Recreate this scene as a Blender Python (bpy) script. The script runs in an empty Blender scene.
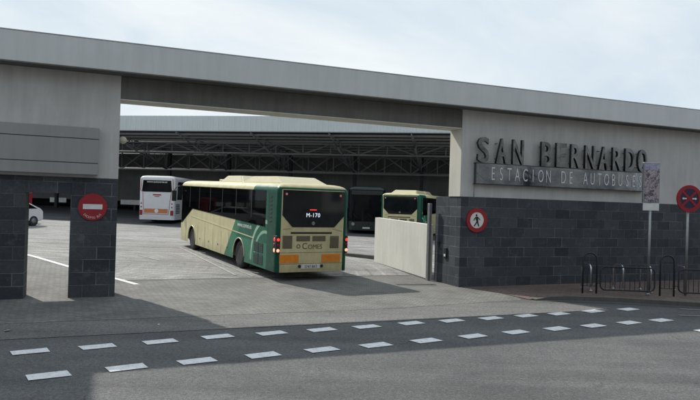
import bpy, bmesh, math, random
from math import sin, cos, pi, radians
from mathutils import Vector, Matrix
random.seed(7)
S = bpy.context.scene
COL = S.collection
# ------------------------------------------------------------------ frames
FA = 0.3819                      # facade runs at this angle to the world x axis
U = Vector((cos(FA), sin(FA), 0)); V = Vector((-sin(FA), cos(FA), 0)); O0 = Vector((0, 17.934, 0))
GV, GS = 1.8, 0.0228             # the yard climbs gently beyond v = 1.8 m
def gz(v): return GS * max(0.0, min(v, 60) - GV)
def L(s, v, z=0.0): return O0 + U * s + V * v + Vector((0, 0, z))
def sv(x, y):
    p = Vector((x, y, 0)) - O0
    return p.dot(U), p.dot(V)
def gxy(x, y): return gz(sv(x, y)[1])

# ------------------------------------------------------------------ node helpers
class NT:
    def __init__(s, name):
        s.m = bpy.data.materials.new(name); s.m.use_nodes = True
        s.t = s.m.node_tree; s.b = s.t.nodes['Principled BSDF']
    def n(s, typ, **k):
        nd = s.t.nodes.new(typ)
        for a, v in k.items(): setattr(nd, a, v)
        return nd
    def set(s, sock, v):
        if isinstance(v, bpy.types.NodeSocket): s.t.links.new(v, sock)
        elif isinstance(v, (tuple, list)) and len(v) == 3 and sock.type == 'RGBA': sock.default_value = (*v, 1)
        else: sock.default_value = v
    def coord(s): return s.n('ShaderNodeTexCoord').outputs['Object']
    def mapping(s, vec, scale=(1, 1, 1), rot=(0, 0, 0), loc=(0, 0, 0)):
        m = s.n('ShaderNodeMapping'); s.set(m.inputs['Vector'], vec)
        m.inputs['Scale'].default_value = scale; m.inputs['Rotation'].default_value = rot; m.inputs['Location'].default_value = loc
        return m.outputs[0]
    def noise(s, vec, scale, detail=4, rough=.6, dist=0):
        k = s.n('ShaderNodeTexNoise'); s.set(k.inputs['Vector'], vec)
        k.inputs['Scale'].default_value = scale; k.inputs['Detail'].default_value = detail
        k.inputs['Roughness'].default_value = rough; k.inputs['Distortion'].default_value = dist
        return k.outputs['Fac']
    def ramp(s, fac, stops):
        r = s.n('ShaderNodeValToRGB'); s.set(r.inputs[0], fac)
        el = r.color_ramp.elements
        while len(el) < len(stops): el.new(.5)
        for e, (p, c) in zip(el, stops):
            e.position = p; e.color = (*c, 1) if isinstance(c, (tuple, list)) else (c, c, c, 1)
        return r.outputs[0]
    def mix(s, fac, a, b, mode='MIX'):
        m = s.n('ShaderNodeMix', data_type='RGBA', blend_type=mode)
        s.set(m.inputs[0], fac); s.set(m.inputs[6], a); s.set(m.inputs[7], b)
        return m.outputs[2]
    def math(s, op, a, b=0.0, c=None, clamp=False):
        m = s.n('ShaderNodeMath', operation=op, use_clamp=clamp)
        s.set(m.inputs[0], a); s.set(m.inputs[1], b)
        if c is not None: s.set(m.inputs[2], c)
        return m.outputs[0]
    def bump(s, h, strength=.3, dist=.01):
        b = s.n('ShaderNodeBump'); s.set(b.inputs['Height'], h)
        b.inputs['Strength'].default_value = strength; b.inputs['Distance'].default_value = dist
        s.t.links.new(b.outputs[0], s.b.inputs['Normal'])
    def out(s, col=None, rough=None, metal=None, ior=None, spec=None):
        if col is not None: s.set(s.b.inputs['Base Color'], col)
        if rough is not None: s.set(s.b.inputs['Roughness'], rough)
        if metal is not None: s.b.inputs['Metallic'].default_value = metal
        if ior is not None: s.b.inputs['IOR'].default_value = ior
        if spec is not None: s.b.inputs['Specular IOR Level'].default_value = spec
        return s.m
def plain(name, col, rough=.6, metal=0, var=.12, sc=6, spec=None, ior=None):
    """paint, plastic or metal with slight wear"""
    N = NT(name); c = N.coord()
    f = N.noise(c, sc, 5)
    lo = tuple(x * (1 - var) for x in col); hi = tuple(min(1, x * (1 + var)) for x in col)
    cc = N.ramp(f, [(.3, lo), (.7, hi)])
    rr = N.ramp(N.noise(c, sc * 3, 3), [(.3, max(0, rough - .08)), (.7, min(1, rough + .08))])
    return N.out(cc, rr, metal, ior, spec)
def emit(name, col, strength):
    N = NT(name); N.out(col, .3)
    N.set(N.b.inputs['Emission Color'], col); N.b.inputs['Emission Strength'].default_value = strength
    return N.m
M = {}
def wavy_steel():
    N = NT('dark_polished_steel'); c = N.coord()
    cc = N.ramp(N.noise(c, 1.4, 3, .5), [(.35, (.10, .12, .15)), (.65, (.21, .23, .255))])
    N.bump(N.noise(N.mapping(c, (1, 1, 1.6)), 1.6, 2, .5, .4), .5, .03)
    return N.out(cc, .12, 1.0)
def asphalt(name, lo, hi, speck=.35, crack=True, bumpd=.006, marks=False):
    N = NT(name); c = N.coord()
    big = N.noise(c, .35, 6, .6); mid = N.noise(c, 2.2, 5, .65); fine = N.noise(c, 55, 3, .7); grit = N.noise(c, 160, 2, .6)
    agg = N.noise(c, 17, 8, .85)
    base = N.ramp(N.math('ADD', N.math('MULTIPLY', big, .6), N.math('MULTIPLY', mid, .4)), [(.35, lo), (.65, hi)])
    sp = N.ramp(fine, [(.3, (1 - speck,) * 3), (.5, (1, 1, 1)), (.72, (1 + speck * 1.3,) * 3)])
    col = N.mix(1, base, sp, 'MULTIPLY')
    col = N.mix(.9, col, N.ramp(agg, [(.36, (.5,) * 3), (.5, (1, 1, 1)), (.63, (1.6,) * 3)]), 'MULTIPLY')
    gr = N.ramp(grit, [(.35, (.72,) * 3), (.62, (1.25,) * 3)])
    col = N.mix(.8, col, gr, 'MULTIPLY')
    if crack:
        v = N.n('ShaderNodeTexVoronoi', feature='DISTANCE_TO_EDGE'); wv = N.mapping(c)
        d = N.n('ShaderNodeVectorMath', operation='ADD')
        nn = N.n('ShaderNodeTexNoise'); N.set(nn.inputs['Vector'], c); nn.inputs['Scale'].default_value = 1.3
        N.set(d.inputs[0], wv); N.set(d.inputs[1], nn.outputs['Color'])
        N.set(v.inputs['Vector'], d.outputs[0]); v.inputs['Scale'].default_value = .28
        ck = N.ramp(v.outputs['Distance'], [(0, .55), (.006, 1)])
        col = N.mix(N.ramp(N.noise(c, .5, 2), [(.45, 0), (.6, .8)]), col, N.mix(1, col, ck, 'MULTIPLY'))
    # lanes polished and darkened by tyres, and a few relaid patches
    lane = N.noise(N.mapping(c, (.10, 1.1, 1), (0, 0, -.44)), 1.0, 4, .55, .4)
    col = N.mix(.75, col, N.ramp(lane, [(.36, (.76,) * 3), (.5, (1, 1, 1)), (.64, (1.16,) * 3)]), 'MULTIPLY')
    # oil drips and worn spots
    oil = N.ramp(N.noise(c, 1.1, 7, .7), [(.56, (1, 1, 1)), (.70, (.62, .62, .62))])
    col = N.mix(.7, col, oil, 'MULTIPLY')
    if marks:      # scrub marks of turning tyres
        for (sc, rot, dx) in [((.28, 2.8, 1), .6, 0), ((.22, 4.0, 1), .2, 3.3), ((.5, 5.0, 1), 1.0, 7.1)]:
            mk = N.noise(N.mapping(c, sc, (0, 0, rot), (dx, dx, 0)), 1.6, 4, .6, 1.5)
            col = N.mix(.55, col, N.ramp(mk, [(.38, (.70,) * 3), (.47, (1, 1, 1)), (.54, (1, 1, 1)), (.64, (1.35,) * 3)]), 'MULTIPLY')
        w = N.n('ShaderNodeTexWave', wave_type='RINGS', rings_direction='Z'); N.set(w.inputs['Vector'], N.mapping(c, loc=(12.5, -21, 0)))
        w.inputs['Scale'].default_value = .33; w.inputs['Distortion'].default_value = 1.2; w.inputs['Detail'].default_value = 2; w.inputs['Detail Scale'].default_value = .5
        ring = N.ramp(w.outputs['Fac'], [(.0, (.66,) * 3), (.07, (1, 1, 1)), (.93, (1, 1, 1)), (1, (1.35,) * 3)])
        col = N.mix(N.ramp(N.noise(c, .35, 3), [(.44, 0), (.60, .75)]), col, N.mix(1, col, ring, 'MULTIPLY'))
    N.bump(N.math('ADD', fine, grit), .45, bumpd)
    return N.out(col, .88, spec=.35)
def brickmat(name, c1, c2, mortar, bw, bh, ms, bumpd, rot=0, rough=.85, stain=True, eff=None, axes='XY', tone=(.3, 1.0)):
    N = NT(name); c = N.coord()
    if axes == 'XZ':
        sp = N.n('ShaderNodeSeparateXYZ'); N.set(sp.inputs[0], c); cb = N.n('ShaderNodeCombineXYZ')
        N.set(cb.inputs[0], N.math('ADD', sp.outputs[0], sp.outputs[1])); N.set(cb.inputs[1], sp.outputs[2]); vec = cb.outputs[0]
    else: vec = N.mapping(c, rot=(0, 0, rot))
    b = N.n('ShaderNodeTexBrick'); N.set(b.inputs['Vector'], vec)
    N.set(b.inputs['Color1'], c1); N.set(b.inputs['Color2'], c2); N.set(b.inputs['Mortar'], mortar)
    b.inputs['Scale'].default_value = 1; b.inputs['Brick Width'].default_value = bw; b.inputs['Row Height'].default_value = bh
    b.inputs['Mortar Size'].default_value = ms; b.inputs['Mortar Smooth'].default_value = .3; b.inputs['Bias'].default_value = 0
    col = b.outputs['Color']
    fine = N.noise(c, 30, 5, .7); big = N.noise(c, .7, 6, .65)
    col = N.mix(.85, col, N.ramp(fine, [(.3, (.7,) * 3), (.7, (1.3,) * 3)]), 'MULTIPLY')
    if stain: col = N.mix(.9, col, N.ramp(big, [(.3, (.74,) * 3), (.7, (1.3,) * 3)]), 'MULTIPLY')
    if eff:      # lime bloom round some joints
        f = N.math('MULTIPLY', b.outputs['Fac'], N.ramp(N.noise(c, 1.1, 3), [(.5, 0), (.62, 1)]))
        col = N.mix(f, col, eff)
        blot = N.math('MULTIPLY', N.ramp(N.noise(c, 2.4, 8, .75), [(.56, 0), (.72, .7)]), 1.0)
        col = N.mix(blot, col, tuple(x * .75 for x in eff))
    h = N.math('SUBTRACT', N.math('MULTIPLY', fine, .3), b.outputs['Fac'])
    N.bump(h, .8, bumpd)
    return N.out(col, rough, spec=.3)
def plaster(name, col, streak=.25, joints=None, rough=.85, metal=0):
    N = NT(name); c = N.coord()
    a = N.noise(c, .6, 7, .65); st = N.noise(N.mapping(c, (3.5, 3.5, .35)), 1.5, 6, .7); g = N.noise(c, 60, 3)
    lo = tuple(x * (1 - streak) for x in col); hi = tuple(x * (1 + streak * .5) for x in col)
    cc = N.ramp(N.math('ADD', N.math('MULTIPLY', a, .5), N.math('MULTIPLY', st, .5)), [(.33, lo), (.62, hi)])
    if joints:
        sp = N.n('ShaderNodeSeparateXYZ'); N.set(sp.inputs[0], c)
        m = N.math('PINGPONG', sp.outputs[0], joints / 2)
        cc = N.mix(N.ramp(m, [(0, .75), (.02, 0)]), cc, tuple(x * .35 for x in col))
    N.bump(g, .15, .003)
    return N.out(cc, rough, metal)
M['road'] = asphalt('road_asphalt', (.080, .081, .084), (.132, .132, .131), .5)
M['yard'] = asphalt('yard_asphalt', (.19, .187, .18), (.29, .286, .275), .25, marks=True)
M['strip'] = asphalt('apron_concrete', (.125, .124, .12), (.175, .172, .165), .3, crack=False)
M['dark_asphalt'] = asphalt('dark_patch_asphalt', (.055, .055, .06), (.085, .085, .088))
M['paver'] = brickmat('grey_paver', (.20, .197, .185), (.155, .152, .145), (.10, .098, .092), .22, .11, .010, .005, .35)
M['red_tile'] = brickmat('red_pavement_tile', (.165, .118, .105), (.13, .10, .09), (.085, .075, .07), .3, .3, .01, .004, .38)
M['kerb'] = plaster('kerb_stone', (.115, .11, .10), .35)
M['slate'] = brickmat('dark_slate_blocks', (.032, .038, .048), (.064, .072, .084), (.10, .105, .112), .62, .318, .009, .014, eff=(.19, .205, .22), axes='XZ', rough=.7)
M['plaster'] = plaster('grey_plaster', (.50, .50, .49), .2)
M['plaster_lit'] = plaster('sunlit_plaster', (.58, .56, .50), .14)  # lighter copy of the wall plaster, sunlight put into its colour
M['parapet'] = plaster('white_parapet_paint', (.66, .65, .60), .16)
M['fascia'] = plaster('fascia_metal', (.58, .61, .62), .10, rough=.45)
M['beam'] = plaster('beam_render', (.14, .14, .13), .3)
M['box'] = plaster('shutter_box_metal', (.29, .29, .295), .12, rough=.5)
M['groove'] = plain('groove_shadow_gap', (.03, .03, .03), .9)
M['steel'] = plain('dark_grey_steel', (.25, .26, .27), .6, .0)
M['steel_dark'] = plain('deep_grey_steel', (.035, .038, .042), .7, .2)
M['galv'] = plain('galvanised_steel', (.35, .36, .37), .42, .75)
M['inox'] = plain('brushed_stainless', (.55, .56, .57), .28, .9)
M['black_rail'] = plain('black_rail_paint', (.02, .022, .026), .45)
M['mirror'] = wavy_steel()
M['letter_side'] = plain('letter_dark_metal', (.045, .052, .055), .38, .7, .35, 5)
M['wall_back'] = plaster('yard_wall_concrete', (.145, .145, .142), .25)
M['letter_front'] = plain('letter_face_metal', (.15, .165, .18), .2, .95, .5, 3)
M['sheet'] = plain('roof_sheet', (.07, .072, .075), .8)
M['corr'] = plaster('corrugated_sheet', (.56, .61, .62), .08, rough=.5)
M['white'] = plain('white_paint', (.85, .85, .83), .5)
M['red'] = plain('sign_red', (.30, .010, .020), .5)
M['sign_white'] = plain('sign_white', (.7, .7, .69), .5)
M['blue'] = plain('sign_blue', (.018, .02, .06), .5)
M['blacks'] = plain('sign_black', (.012, .012, .013), .6)
M['rubber'] = plain('tyre_rubber', (.022, .022, .023), .85)
M['rim'] = plain('wheel_rim', (.22, .22, .22), .45, .6)
M['cream'] = plain('cream_bus_paint', (.58, .53, .34), .35, 0, .05, 2)
M['green_d'] = plain('dark_green_bus_paint', (.008, .13, .085), .3, 0, .06, 2)
M['orange'] = plain('orange_reflector', (.75, .24, .02), .35)
M['rust_orange'] = plain('burnt_orange_vinyl', (.50, .17, .06), .4)
M['plate'] = plain('plate_white', (.65, .65, .62), .4)
M['grille'] = plain('grille_olive', (.16, .15, .10), .6)
M['dark_green_glass'] = plain('louvre_green', (.008, .045, .035), .5)
M['brown_txt'] = plain('brown_lettering', (.13, .10, .055), .5)
M['tail'] = emit('tail_lamp_red', (.85, .05, .03), .9)
M['tail_hot'] = emit('tail_lamp_lit', (1, .35, .22), 1.6)
M['tail_off'] = plain('tail_lamp_dark', (.22, .01, .01), .3)
M['led'] = emit('led_white', (.75, .85, 1), .65)
M['led_red'] = emit('led_red', (.8, .04, .04), 1.0)
M['coach_white'] = plain('coach_white_paint', (.62, .62, .64), .35, 0, .05, 2)
M['coach_dark'] = plain('coach_dark_paint', (.012, .02, .02), .3, 0, .1, 2)
M['blk'] = plain('black_trim', (.015, .015, .016), .55)
M['green_paint'] = asphalt('green_lane_paint', (.075, .10, .085), (.11, .14, .12), .3, crack=False)
M['lampglass'] = plain('beige_lamp_body', (.5, .46, .36), .5)
def wavy_dummy(): pass
def glassmat(name, col, refl_ior=1.45, rough=.06):
    N = NT(name); c = N.coord()
    cc = N.ramp(N.noise(c, .9, 3), [(.35, tuple(x * .6 for x in col)), (.65, tuple(x * 1.4 for x in col))])
    return N.out(cc, rough, ior=refl_ior)
M['glass'] = glassmat('tinted_bus_glass', (.007, .008, .010), 1.17, .03)
M['rear_glass'] = glassmat('rear_window_glass', (.010, .012, .014), 1.42, .05)
M['seat'] = plain('seat_fabric', (.20, .012, .02), .9, 0, .2, 8); M['rack'] = plain('rack_grey', (.25, .25, .26), .6)  # seat red stands in for a red reflection in the side windows
def tint():
    N = NT('see_through_tinted_glass'); N.out((.006, .007, .008), .03, ior=1.22)
    tr = N.n('ShaderNodeBsdfTransparent'); tr.inputs[0].default_value = (.42, .46, .46, 1)
    mx = N.n('ShaderNodeMixShader'); mx.inputs[0].default_value = .62
    N.t.links.new(N.b.outputs[0], mx.inputs[1]); N.t.links.new(tr.outputs[0], mx.inputs[2])
    N.t.links.new(mx.outputs[0], N.t.nodes['Material Output'].inputs[0]); return N.m
M['tint'] = tint()
M['win'] = glassmat('window_glass', (.05, .055, .06))
def markpaint():
    N = NT('road_marking_paint'); c = N.coord()
    f = N.noise(c, 9, 8, .85); g = N.noise(c, 60, 4, .8)
    col = N.ramp(N.math('ADD', N.math('MULTIPLY', f, .7), N.math('MULTIPLY', g, .3)), [(.38, (.2, .2, .2)), (.43, (.60, .61, .62)), (.52, (.78, .79, .80)), (.7, (.86, .87, .88))])
    N.bump(g, .4, .003); return N.out(col, .7)
M['mark'] = markpaint()
def worn_line():
    N = NT('worn_line_paint'); c = N.coord()
    col = N.ramp(N.noise(c, 7, 8, .8), [(.42, (.25, .25, .24)), (.62, (.42, .42, .40))])
    return N.out(col, .8)
M['worn'] = worn_line()
def bus_livery():
    """cream towards the front, green quarter behind a raked edge, two pale arcs"""
    N = NT('cream_green_livery'); c = N.coord()
    sp = N.n('ShaderNodeSeparateXYZ'); N.set(sp.inputs[0], c); y, z, x = sp.outputs[1], sp.outputs[2], sp.outputs[0]
    edge = N.math('SUBTRACT', 5.35, N.math('MULTIPLY', z, .84))
    isg = N.math('LESS_THAN', y, edge)
    mid = N.mix(N.math('LESS_THAN', y, N.math('SUBTRACT', edge, .62)), (.04, .21, .11), (.002, .12, .063))
    low = N.math('LESS_THAN', z, 1.13)
    mid = N.mix(N.math('MULTIPLY', low, N.math('LESS_THAN', y, N.math('SUBTRACT', edge, .4))), mid, (.03, .20, .12))
    def ring(cy, cz, r, w):
        d = N.math('SQRT', N.math('ADD', N.math('POWER', N.math('SUBTRACT', y, cy), 2), N.math('POWER', N.math('SUBTRACT', z, cz), 2)))
        q = N.math('LESS_THAN', N.math('ABSOLUTE', N.math('SUBTRACT', d, r)), w)
        return N.math('MULTIPLY', q, N.math('GREATER_THAN', z, cz - .1))
    mid = N.mix(ring(.95, .55, 1.28, .065), mid, (.36, .56, .42))
    mid = N.mix(ring(.95, .55, .95, .05), mid, (.30, .52, .38))
    tail = N.math('LESS_THAN', y, .82)
    mid = N.mix(tail, mid, (.001, .075, .042))
    upg = N.math('GREATER_THAN', z, 2.8)
    gmask = N.mix(upg, isg, N.math('LESS_THAN', y, 2.15))
    cream = N.ramp(N.noise(c, 1.5, 5), [(.3, (.60, .545, .31)), (.7, (.68, .62, .365))])
    dirt = N.ramp(N.math('ADD', N.math('MULTIPLY', z, .55), N.math('MULTIPLY', N.noise(c, 4, 6), .35)), [(.3, (.62,) * 3), (.55, (1,) * 3)])
    col = N.mix(gmask, cream, N.mix(upg, mid, (.002, .10, .06)))
    isrear = N.math('LESS_THAN', y, .012)
    inx = N.math('LESS_THAN', N.math('ABSOLUTE', N.math('ADD', x, .03)), 1.115)
    col = N.mix(N.math('MULTIPLY', isrear, inx), col, cream)
    rf = N.math('MULTIPLY', N.math('GREATER_THAN', z, 2.98), N.math('LESS_THAN', N.math('ABSOLUTE', x), 1.17))
    col = N.mix(rf, col, cream)
    col = N.mix(.8, col, dirt, 'MULTIPLY')
    grime = N.ramp(N.noise(N.mapping(c, (1.2, 1.2, .5)), 2.5, 8, .75), [(.42, (.80,) * 3), (.6, (1,) * 3)])
    col = N.mix(.8, col, grime, 'MULTIPLY')
    return N.out(col, N.ramp(N.noise(c, 3, 5), [(.3, .28), (.7, .5)]), spec=.28)
M['livery'] = bus_livery()
def poster_mat():
    N = NT('poster_print'); c = N.coord()
    sp = N.n('ShaderNodeSeparateXYZ'); N.set(sp.inputs[0], c)
    v = N.n('ShaderNodeTexVoronoi'); N.set(v.inputs['Vector'], c); v.inputs['Scale'].default_value = 14
    a = N.ramp(N.noise(c, 11, 6, .8, 1), [(.36, (.03, .03, .05)), (.48, (.16, .14, .18)), (.56, (.55, .48, .50)), (.66, (.08, .08, .13))])
    top = N.ramp(N.noise(c, 5, 3), [(.4, (.22, .26, .40)), (.6, (.42, .42, .52))])
    col = N.mix(N.ramp(N.math('ADD', sp.outputs[2], N.math('MULTIPLY', N.noise(c, 6), .15)), [(.84 * .5, 0), (.5, 0)]), a, a)
    m = N.math('GREATER_THAN', N.math('ADD', sp.outputs[2], N.math('MULTIPLY', N.noise(c, 7), .3)), 3.86)
    return N.out(N.mix(m, a, top), .4)
M['poster'] = poster_mat()

# ------------------------------------------------------------------ mesh helpers
class MB:
    def __init__(s): s.bm = bmesh.new()
    def quad(s, pts, mi=0):
        f = s.bm.faces.new([s.bm.verts.new(p) for p in pts]); f.material_index = mi; return f
    def box(s, a, b, bev=0, mat=None, mi=0):
        x0, y0, z0 = a; x1, y1, z1 = b
        vs = [s.bm.verts.new(p) for p in [(x0, y0, z0), (x1, y0, z0), (x1, y1, z0), (x0, y1, z0), (x0, y0, z1), (x1, y0, z1), (x1, y1, z1), (x0, y1, z1)]]
        fs = [s.bm.faces.new([vs[i] for i in q]) for q in [(3, 2, 1, 0), (4, 5, 6, 7), (0, 1, 5, 4), (1, 2, 6, 5), (2, 3, 7, 6), (3, 0, 4, 7)]]
        for f in fs: f.material_index = mi
        if bev:
            bmesh.ops.bevel(s.bm, geom=list({e for f in fs for e in f.edges}), offset=bev, segments=2, affect='EDGES', profile=.5)
        if mat: bmesh.ops.transform(s.bm, matrix=mat, verts=[v for v in vs if v.is_valid])
        return s
    def tube(s, pts, r, n=8, cap=True, closed=False):
        pts = [Vector(p) for p in pts]; rings = []
        m = len(pts); up = None
        for i, p in enumerate(pts):
            if closed: d = (pts[(i + 1) % m] - pts[i - 1])
            else: d = (pts[min(i + 1, m - 1)] - pts[max(i - 1, 0)])
            d.normalize()
            if up is None:
                up = Vector((0, 0, 1)) if abs(d.z) < .9 else Vector((1, 0, 0))
            a = d.cross(up)
            if a.length < 1e-4: a = d.cross(Vector((0, 1, 0)))
            a.normalize(); b = a.cross(d).normalized(); up = b
            rings.append([s.bm.verts.new(p + (a * cos(2 * pi * k / n) + b * sin(2 * pi * k / n)) * r) for k in range(n)])
        for i in range(m if closed else m - 1):
            A, B = rings[i], rings[(i + 1) % m]
            for k in range(n):
                f = s.bm.faces.new([A[k], A[(k + 1) % n], B[(k + 1) % n], B[k]]); f.smooth = True
        if cap and not closed:
            s.bm.faces.new(rings[0][::-1]); s.bm.faces.new(rings[-1])
        return s
    def prism(s, poly, axis, a, b, mi=0):
        """extrude 2-D polygon along an axis: 'x' poly=(y,z); 'y' poly=(x,z); 'z' poly=(x,y)"""
        def P(p, t):
            return {'x': (t, p[0], p[1]), 'y': (p[0], t, p[1]), 'z': (p[0], p[1], t)}[axis]
        A = [s.bm.verts.new(P(p, a)) for p in poly]; B = [s.bm.verts.new(P(p, b)) for p in poly]
        n = len(poly)
        fs = [s.bm.faces.new(A), s.bm.faces.new(B[::-1])]
        for i in range(n): fs.append(s.bm.faces.new([A[i], B[i], B[(i + 1) % n], A[(i + 1) % n]]))
        for f in fs: f.material_index = mi
        return s
    def lathe(s, prof, axis, c, n=28, smooth=True):
        """prof=(r, t) along the axis through c"""
        rings = []
        for r, t in prof:
            ring = []
            for k in range(n):
                a = 2 * pi * k / n; u, w = r * cos(a), r * sin(a)
                p = {'x': (t, u, w), 'y': (u, t, w), 'z': (u, w, t)}[axis]
                ring.append(s.bm.verts.new((c[0] + p[0], c[1] + p[1], c[2] + p[2])))
            rings.append(ring)
        for A, B in zip(rings, rings[1:]):
            for k in range(n):
                f = s.bm.faces.new([A[k], A[(k + 1) % n], B[(k + 1) % n], B[k]]); f.smooth = smooth
        s.bm.faces.new(rings[0]); s.bm.faces.new(rings[-1])
        return s
    def build(s, name, mats, parent=None, fix=True):
        if fix: bmesh.ops.recalc_face_normals(s.bm, faces=s.bm.faces[:])
        me = bpy.data.meshes.new(name); s.bm.to_mesh(me); s.bm.free()
        for m in (mats if isinstance(mats, (list, tuple)) else [mats]): me.materials.append(m)
        o = bpy.data.objects.new(name, me); COL.objects.link(o)
        if parent: o.parent = parent
        return o
def tag(o, label=None, cat=None, group=None, kind=None):
    for k, v in (('label', label), ('category', cat), ('group', group), ('kind', kind)):
        if v: o[k] = v
    return o
def thing(name, label, cat, loc=(0, 0, 0), rz=0, group=None):
    o = bpy.data.objects.new(name, None); COL.objects.link(o); o.empty_display_size = .2
    o.location = loc; o.rotation_euler = (0, 0, rz); return tag(o, label, cat, group)
def kids(o): return [c for c in COL.objects if c.parent == o]
def copy_tree(o, parent=None):
    c = o.copy(); COL.objects.link(c); c.parent = parent
    for ch in kids(o): copy_tree(ch, c)
    return c
def text_mesh(txt, height, mat, name, parent, loc, rot=(pi / 2, 0, 0), sx=1.0, ext=.004, off=0.0, spacing=1.0, align='CENTER', yrot=0):
    cu = bpy.data.curves.new(name, 'FONT'); cu.body = txt; cu.size = 1.0; cu.extrude = 0; cu.offset = off
    cu.space_character = spacing; cu.align_x = align; cu.align_y = 'BOTTOM_BASELINE' if False else 'BOTTOM'
    cu.extrude = .01; cu.resolution_u = 4
    tmp = bpy.data.objects.new(name, cu); COL.objects.link(tmp)
    dg = bpy.context.evaluated_depsgraph_get(); dg.update()
    me = bpy.data.meshes.new_from_object(tmp.evaluated_get(dg)); me.name = name
    COL.objects.unlink(tmp); bpy.data.objects.remove(tmp); bpy.data.curves.remove(cu)
    ys = [v.co.y for v in me.vertices]; y0, y1 = min(ys), max(ys)
    k = height / (y1 - y0)
    for v in me.vertices:
        v.co.x *= k * sx; v.co.y = (v.co.y - y0) * k; v.co.z *= ext / .01
    R = Matrix.Translation(loc) @ Matrix.Rotation(rot[2], 4, 'Z') @ Matrix.Rotation(yrot, 4, 'Y') @ Matrix.Rotation(rot[0], 4, 'X')
    me.transform(R)
    me.materials.clear(); me.materials.append(mat)
    o = bpy.data.objects.new(name, me); COL.objects.link(o)
    if parent: o.parent = parent
    return o

# ------------------------------------------------------------------ ground
def sheet(name, poly, lift, mat, vs=(GV,)):
    """flat sheet in facade coordinates, cut where the slope changes so that layers never cross"""
    bm = bmesh.new()
    f = bm.faces.new([bm.verts.new((p[0], p[1], 0)) for p in poly])
    for v in (GV, 60.0):
        bmesh.ops.bisect_plane(bm, geom=bm.verts[:] + bm.edges[:] + bm.faces[:], plane_co=(0, v, 0), plane_no=(0, 1, 0))
    for q in bm.verts:
        p = L(q.co.x, q.co.y); z = gz(q.co.y) + lift; q.co = (p.x, p.y, z)
    bmesh.ops.triangulate(bm, faces=[f for f in bm.faces if len(f.verts) > 4])
    bmesh.ops.recalc_face_normals(bm, faces=bm.faces[:])
    for f in bm.faces:
        if f.normal.z < 0: f.normal_flip()
    me = bpy.data.meshes.new(name); bm.to_mesh(me); bm.free(); me.materials.append(mat)
    o = bpy.data.objects.new(name, me); COL.objects.link(o); return tag(o, kind='structure')
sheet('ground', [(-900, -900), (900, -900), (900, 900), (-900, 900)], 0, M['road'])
sheet('yard_floor', [(-60, 2.95), (60, 2.95), (60, 58), (-60, 58)], .004, M['yard'])
ed = [(-14, -4.5), (-2, -4.5), (.7, -4.5), (2.6, -4.5), (4.4, -4.45), (5.7, -4.3)]
sheet('apron_strip', [(-14, -4.5)] + ed[1:] + [(5.2, -3.2), (4.6, -3.05), (4.4, -2.6), (4.2, -2.62), (0, -3.1), (-14, -3.05)], .008, M['strip'])
sheet('apron_paving', [(-14, -3.05), (0, -3.1), (4.2, -2.62), (4.36, -2.2), (4.3, -.7), (3.8, .0), (3.8, 2.95), (-14, 2.95)], .012, M['paver'])
sheet('side_paving', [(-14, 2.951), (-6.3, 2.951), (-6.45, 3.45), (-7.85, 6.35), (-9.0, 8.97), (-10.5, 12), (-14, 16)], .010, M['paver'])
sheet('drain_channel', [(-6.2, 2.86), (3.6, 2.86), (3.6, 2.94), (-6.2, 2.94)], .016, M['groove'])
sheet('drain_cover', [(2.0, .7), (3.3, .5), (3.3, .75), (2.0, .95)], .017, M['steel_dark'])
# white guide line along the side paving
lp = [(-10.5, 12.1), (-9.0, 9.05), (-7.85, 6.45), (-7.1, 4.8), (-6.42, 3.55), (-5.72, 2.05)]
sheet('yard_line', [(a - .07, b) for a, b in lp] + [(a + .09, b + .03) for a, b in lp[::-1]], .020, M['mark'])
for (a, b, c, d, w) in [(-3.35, 12.6, -2.55, 3.6, .05), (-3.05, 11.6, -2.05, 3.2, .04), (-5.3, 9.5, -4.6, 7.7, .05)]:
    sheet('yard_line', [(a - w, b), (a + w, b), (c + w, d), (c - w, d)], .016, M['worn'])
# red pavement with its kerb
def world_sheet(name, pts, mat):
    mb = MB(); mb.quad(pts); o = mb.build(name, mat, fix=False)
    for p in o.data.polygons: pass
    return tag(o, kind='structure')
pv = [(3.80, 0.01, .014), (30, 0.01, .11), (30, -14, .11), (12.5, -7.0, .11), (9.9, -5.25, .11), (8.5, -4.5, .11), (6.9, -3.36, .11), (5.5, -2.72, .11), (5.0, -2.62, .075), (4.45, -2.6, .016), (4.38, -1.6, .014), (4.1, -.6, .014)]
mb = MB(); bm = mb.bm
f = bm.faces.new([bm.verts.new(L(a, b, c)) for a, b, c in pv][::-1]); bmesh.ops.triangulate(bm, faces=[f])
for f in bm.faces:
    f.normal_update()
    if f.normal.z < 0: f.normal_flip()
tag(mb.build('pavement', M['red_tile'], fix=False), kind='structure')
kl = [(4.55, -2.72, .03), (5.0, -2.76, .09), (5.5, -2.86, .115), (6.9, -3.5, .118), (8.5, -4.64, .118), (9.9, -5.4, .118), (12.5, -7.15, .118), (30, -14.3, .118)]
mb = MB()
for (a, b) in zip(kl, kl[1:]):
    A, B = L(*a), L(*b); d = (B - A); d.z = 0; n = Vector((-d.y, d.x, 0)).normalized() * .14
    for P in (0,):
        q = [A, B, B + n, A + n]; lo = [Vector((p.x, p.y, -.02)) for p in q]
        mb.quad(q); mb.quad([lo[0], lo[1], q[1], q[0]]); mb.quad([q[3], q[2], lo[2], lo[3]])
tag(mb.build('kerb', M['kerb']), kind='structure')
sheet('gutter', [(4.3, -3.15), (5.1, -2.9), (5.5, -3.0), (6.9, -3.62), (8.5, -4.75), (9.9, -5.5), (12.5, -7.25), (12.6, -7.7), (9.9, -5.85), (8.5, -5.05), (6.9, -3.95), (5.5, -3.3), (4.6, -3.3)][::-1], .005, M['dark_asphalt'])
sheet('lane_line', [(7.6, -4.78), (9.2, -5.62), (9.2, -5.67), (7.6, -4.84)], .016, M['worn'])
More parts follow.
